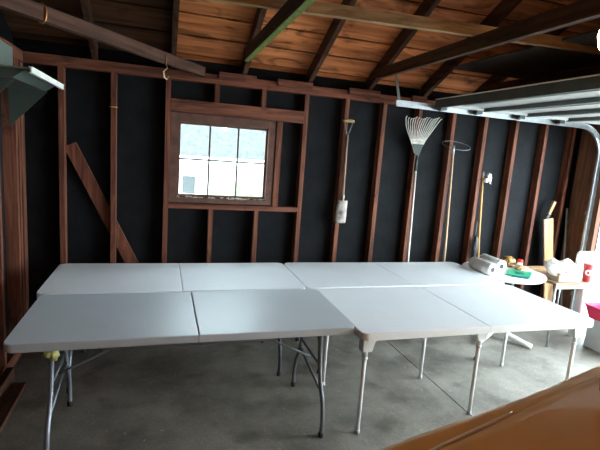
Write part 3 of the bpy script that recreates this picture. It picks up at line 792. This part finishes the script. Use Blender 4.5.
# cowl, glasshouse, roof
m = MB()
m.prism([(2.44, -.80, .985), (2.44, .80, .985), (2.62, .80, 1.02), (2.62, -.80, 1.02)], (0, 0, .02)); m.prism([(2.235, .76, .99), (2.30, .67, .99), (2.48, .60, .99), (2.48, .87, .98), (2.36, .86, .98)], (0, 0, .068), .01); m.prism([(2.235, -.76, .99), (2.30, -.67, .99), (2.48, -.60, .99), (2.48, -.87, .98), (2.36, -.86, .98)], (0, 0, .068), .01)
m.build('cowl', M['trim_black'], t)
def ring(x0, x1, w, z, wy=None): return [(x0, -w, z), (x0+.06, 0-w*.5, z), (x0, 0, z)]
gl = MB()
A = [(2.55, -.80, 1.0), (2.48, 0, 1.03), (2.55, .80, 1.0), (3.6, .86, 1.0), (4.75, .76, 1.0), (4.82, 0, 1.0), (4.75, -.76, 1.0), (3.6, -.86, 1.0)]
B = [(3.20, -.60, 1.43), (3.13, 0, 1.45), (3.20, .60, 1.43), (3.6, .64, 1.45), (4.25, .60, 1.43), (4.30, 0, 1.44), (4.25, -.60, 1.43), (3.6, -.64, 1.45)]
gl.grid([A, B], smooth=False, close_u=True); gl.build('windows', M['car_glass'], t)
rt = MB(); Cc = [(x*.9+.365, y*.8, 1.485) for x, y, z in B]
R = rt.grid([B, Cc], close_u=True); rt.bm.faces.new(R[1]); rt.build('roof', M['paint'], t)
for s in (-1, 1):
    for k in (0, 4):
        a, b_ = A[2 if k == 0 else 4], B[2 if k == 0 else 4]
        MB().tube([(a[0], s*a[1], a[2]), (b_[0], s*b_[1], b_[2])], .028, 8).build('pillar', M['paint'], t)
    mr = MB().blob((2.86, s*.97, 1.03), (.06, .085, .06), 1, .05, 3).tube([(2.86, s*.90, 1.0), (2.86, s*.95, 1.02)], .02, 8).build('wing_mirror', M['paint'], t)
    MB().blob((1.13, s*.60, .62), (.075, .15, .055), 2, .05, 3).build('headlight', M['lamp_lens'], t)
    for x in (1.90, 4.42):
        wh = MB().lathe([(.20, -.10), (.30, -.105), (.318, -.08), (.318, .08), (.30, .105), (.20, .10)], (x, s*.815, .318), 32, (0, s, 0)).build('wheel', M['rubber'], t)
        MB().lathe([(.195, .09), (.20, .100), (.17, .085), (.05, .095), (.045, .102)], (x, s*.815, .318), 24, (0, s, 0)).build('rim', M['galv'], wh)
MB().box((1.0, -.42, .40), (1.035, .42, .54), .01).build('grille', M['trim_black'], t)
MB().box((.97, -.62, .27), (1.06, .62, .385), .02).build('bumper', M['paint'], t)
for s in (-1, 1):
    MB().bar((2.36, s*.25, 1.062), (2.46, s*.70, 1.028), .012, .012).build('wiper', M['trim_black'], t)

# ------------------------------------------------------------------ bare bulb
t = thing('light_bulb', 'bare glowing bulb hanging at the upper right edge', 'lamp', (1.694, -1.538, 0))
gb = MB(); gb.lathe([(.014, .052), (.018, .035), (.034, .010), (.040, -.016), (.034, -.042), (.018, -.055), (.003, -.059)], (0, 0, 2.10), 24); gb.build('bulb', M['bulb'], t)
MB().lathe([(.016, .05), (.022, .055), (.024, .10), (.012, .115)], (0, 0, 2.10), 18).build('socket', M['black'], t)
MB().tube([(0, 0, 2.21), (0, 0, deck_z(-1.53)-.002)], .004, 6).build('cord', M['black'], t)

# ------------------------------------------------------------------ light and camera
SKY = 4.4
w = bpy.data.worlds.new('overcast_sky'); S.world = w; w.use_nodes = True
nt = w.node_tree; bgd = nt.nodes['Background']
# hazy daylight: brighter towards the horizon than overhead
tc = nt.nodes.new('ShaderNodeTexCoord'); sx = nt.nodes.new('ShaderNodeSeparateXYZ'); mr = nt.nodes.new('ShaderNodeMapRange')
nt.links.new(tc.outputs['Generated'], sx.inputs[0]); nt.links.new(sx.outputs['Z'], mr.inputs['Value'])
mr.inputs['From Min'].default_value = 0; mr.inputs['From Max'].default_value = .55
mr.inputs['To Min'].default_value = SKY*1.36; mr.inputs['To Max'].default_value = SKY*.58
nt.links.new(mr.outputs['Result'], bgd.inputs['Strength'])
bgd.inputs['Color'].default_value = (.80, .95, 1.03, 1)

cam = bpy.data.cameras.new('camera'); co = bpy.data.objects.new('camera', cam); C.objects.link(co)
YAW, PIT, ROL = -.3071, .1626, .0738
f = V((-math.sin(YAW)*math.cos(PIT), math.cos(YAW)*math.cos(PIT), -math.sin(PIT)))
r = V((math.cos(YAW), math.sin(YAW), 0)); u = r.cross(f)
c_, s_ = math.cos(ROL), math.sin(ROL)
r2 = r*c_+u*s_; u2 = -r*s_+u*c_
mw = Matrix((r2, u2, -f)).transposed().to_4x4(); mw.translation = V((.7096, -2.3615, 1.7718))
co.matrix_world = mw
cam.sensor_width = 36; cam.lens = 447.7*36/600; cam.clip_start = .02
S.camera = co
S.view_settings.view_transform = 'Standard'; S.view_settings.look = 'None'
S.view_settings.gamma = 1; S.view_settings.use_curve_mapping = False
S.view_settings.exposure = 2.6
try:
    S.cycles.use_denoising = True
    S.cycles.max_bounces = 10; S.cycles.diffuse_bounces = 6; S.cycles.transparent_max_bounces = 12
except Exception: pass
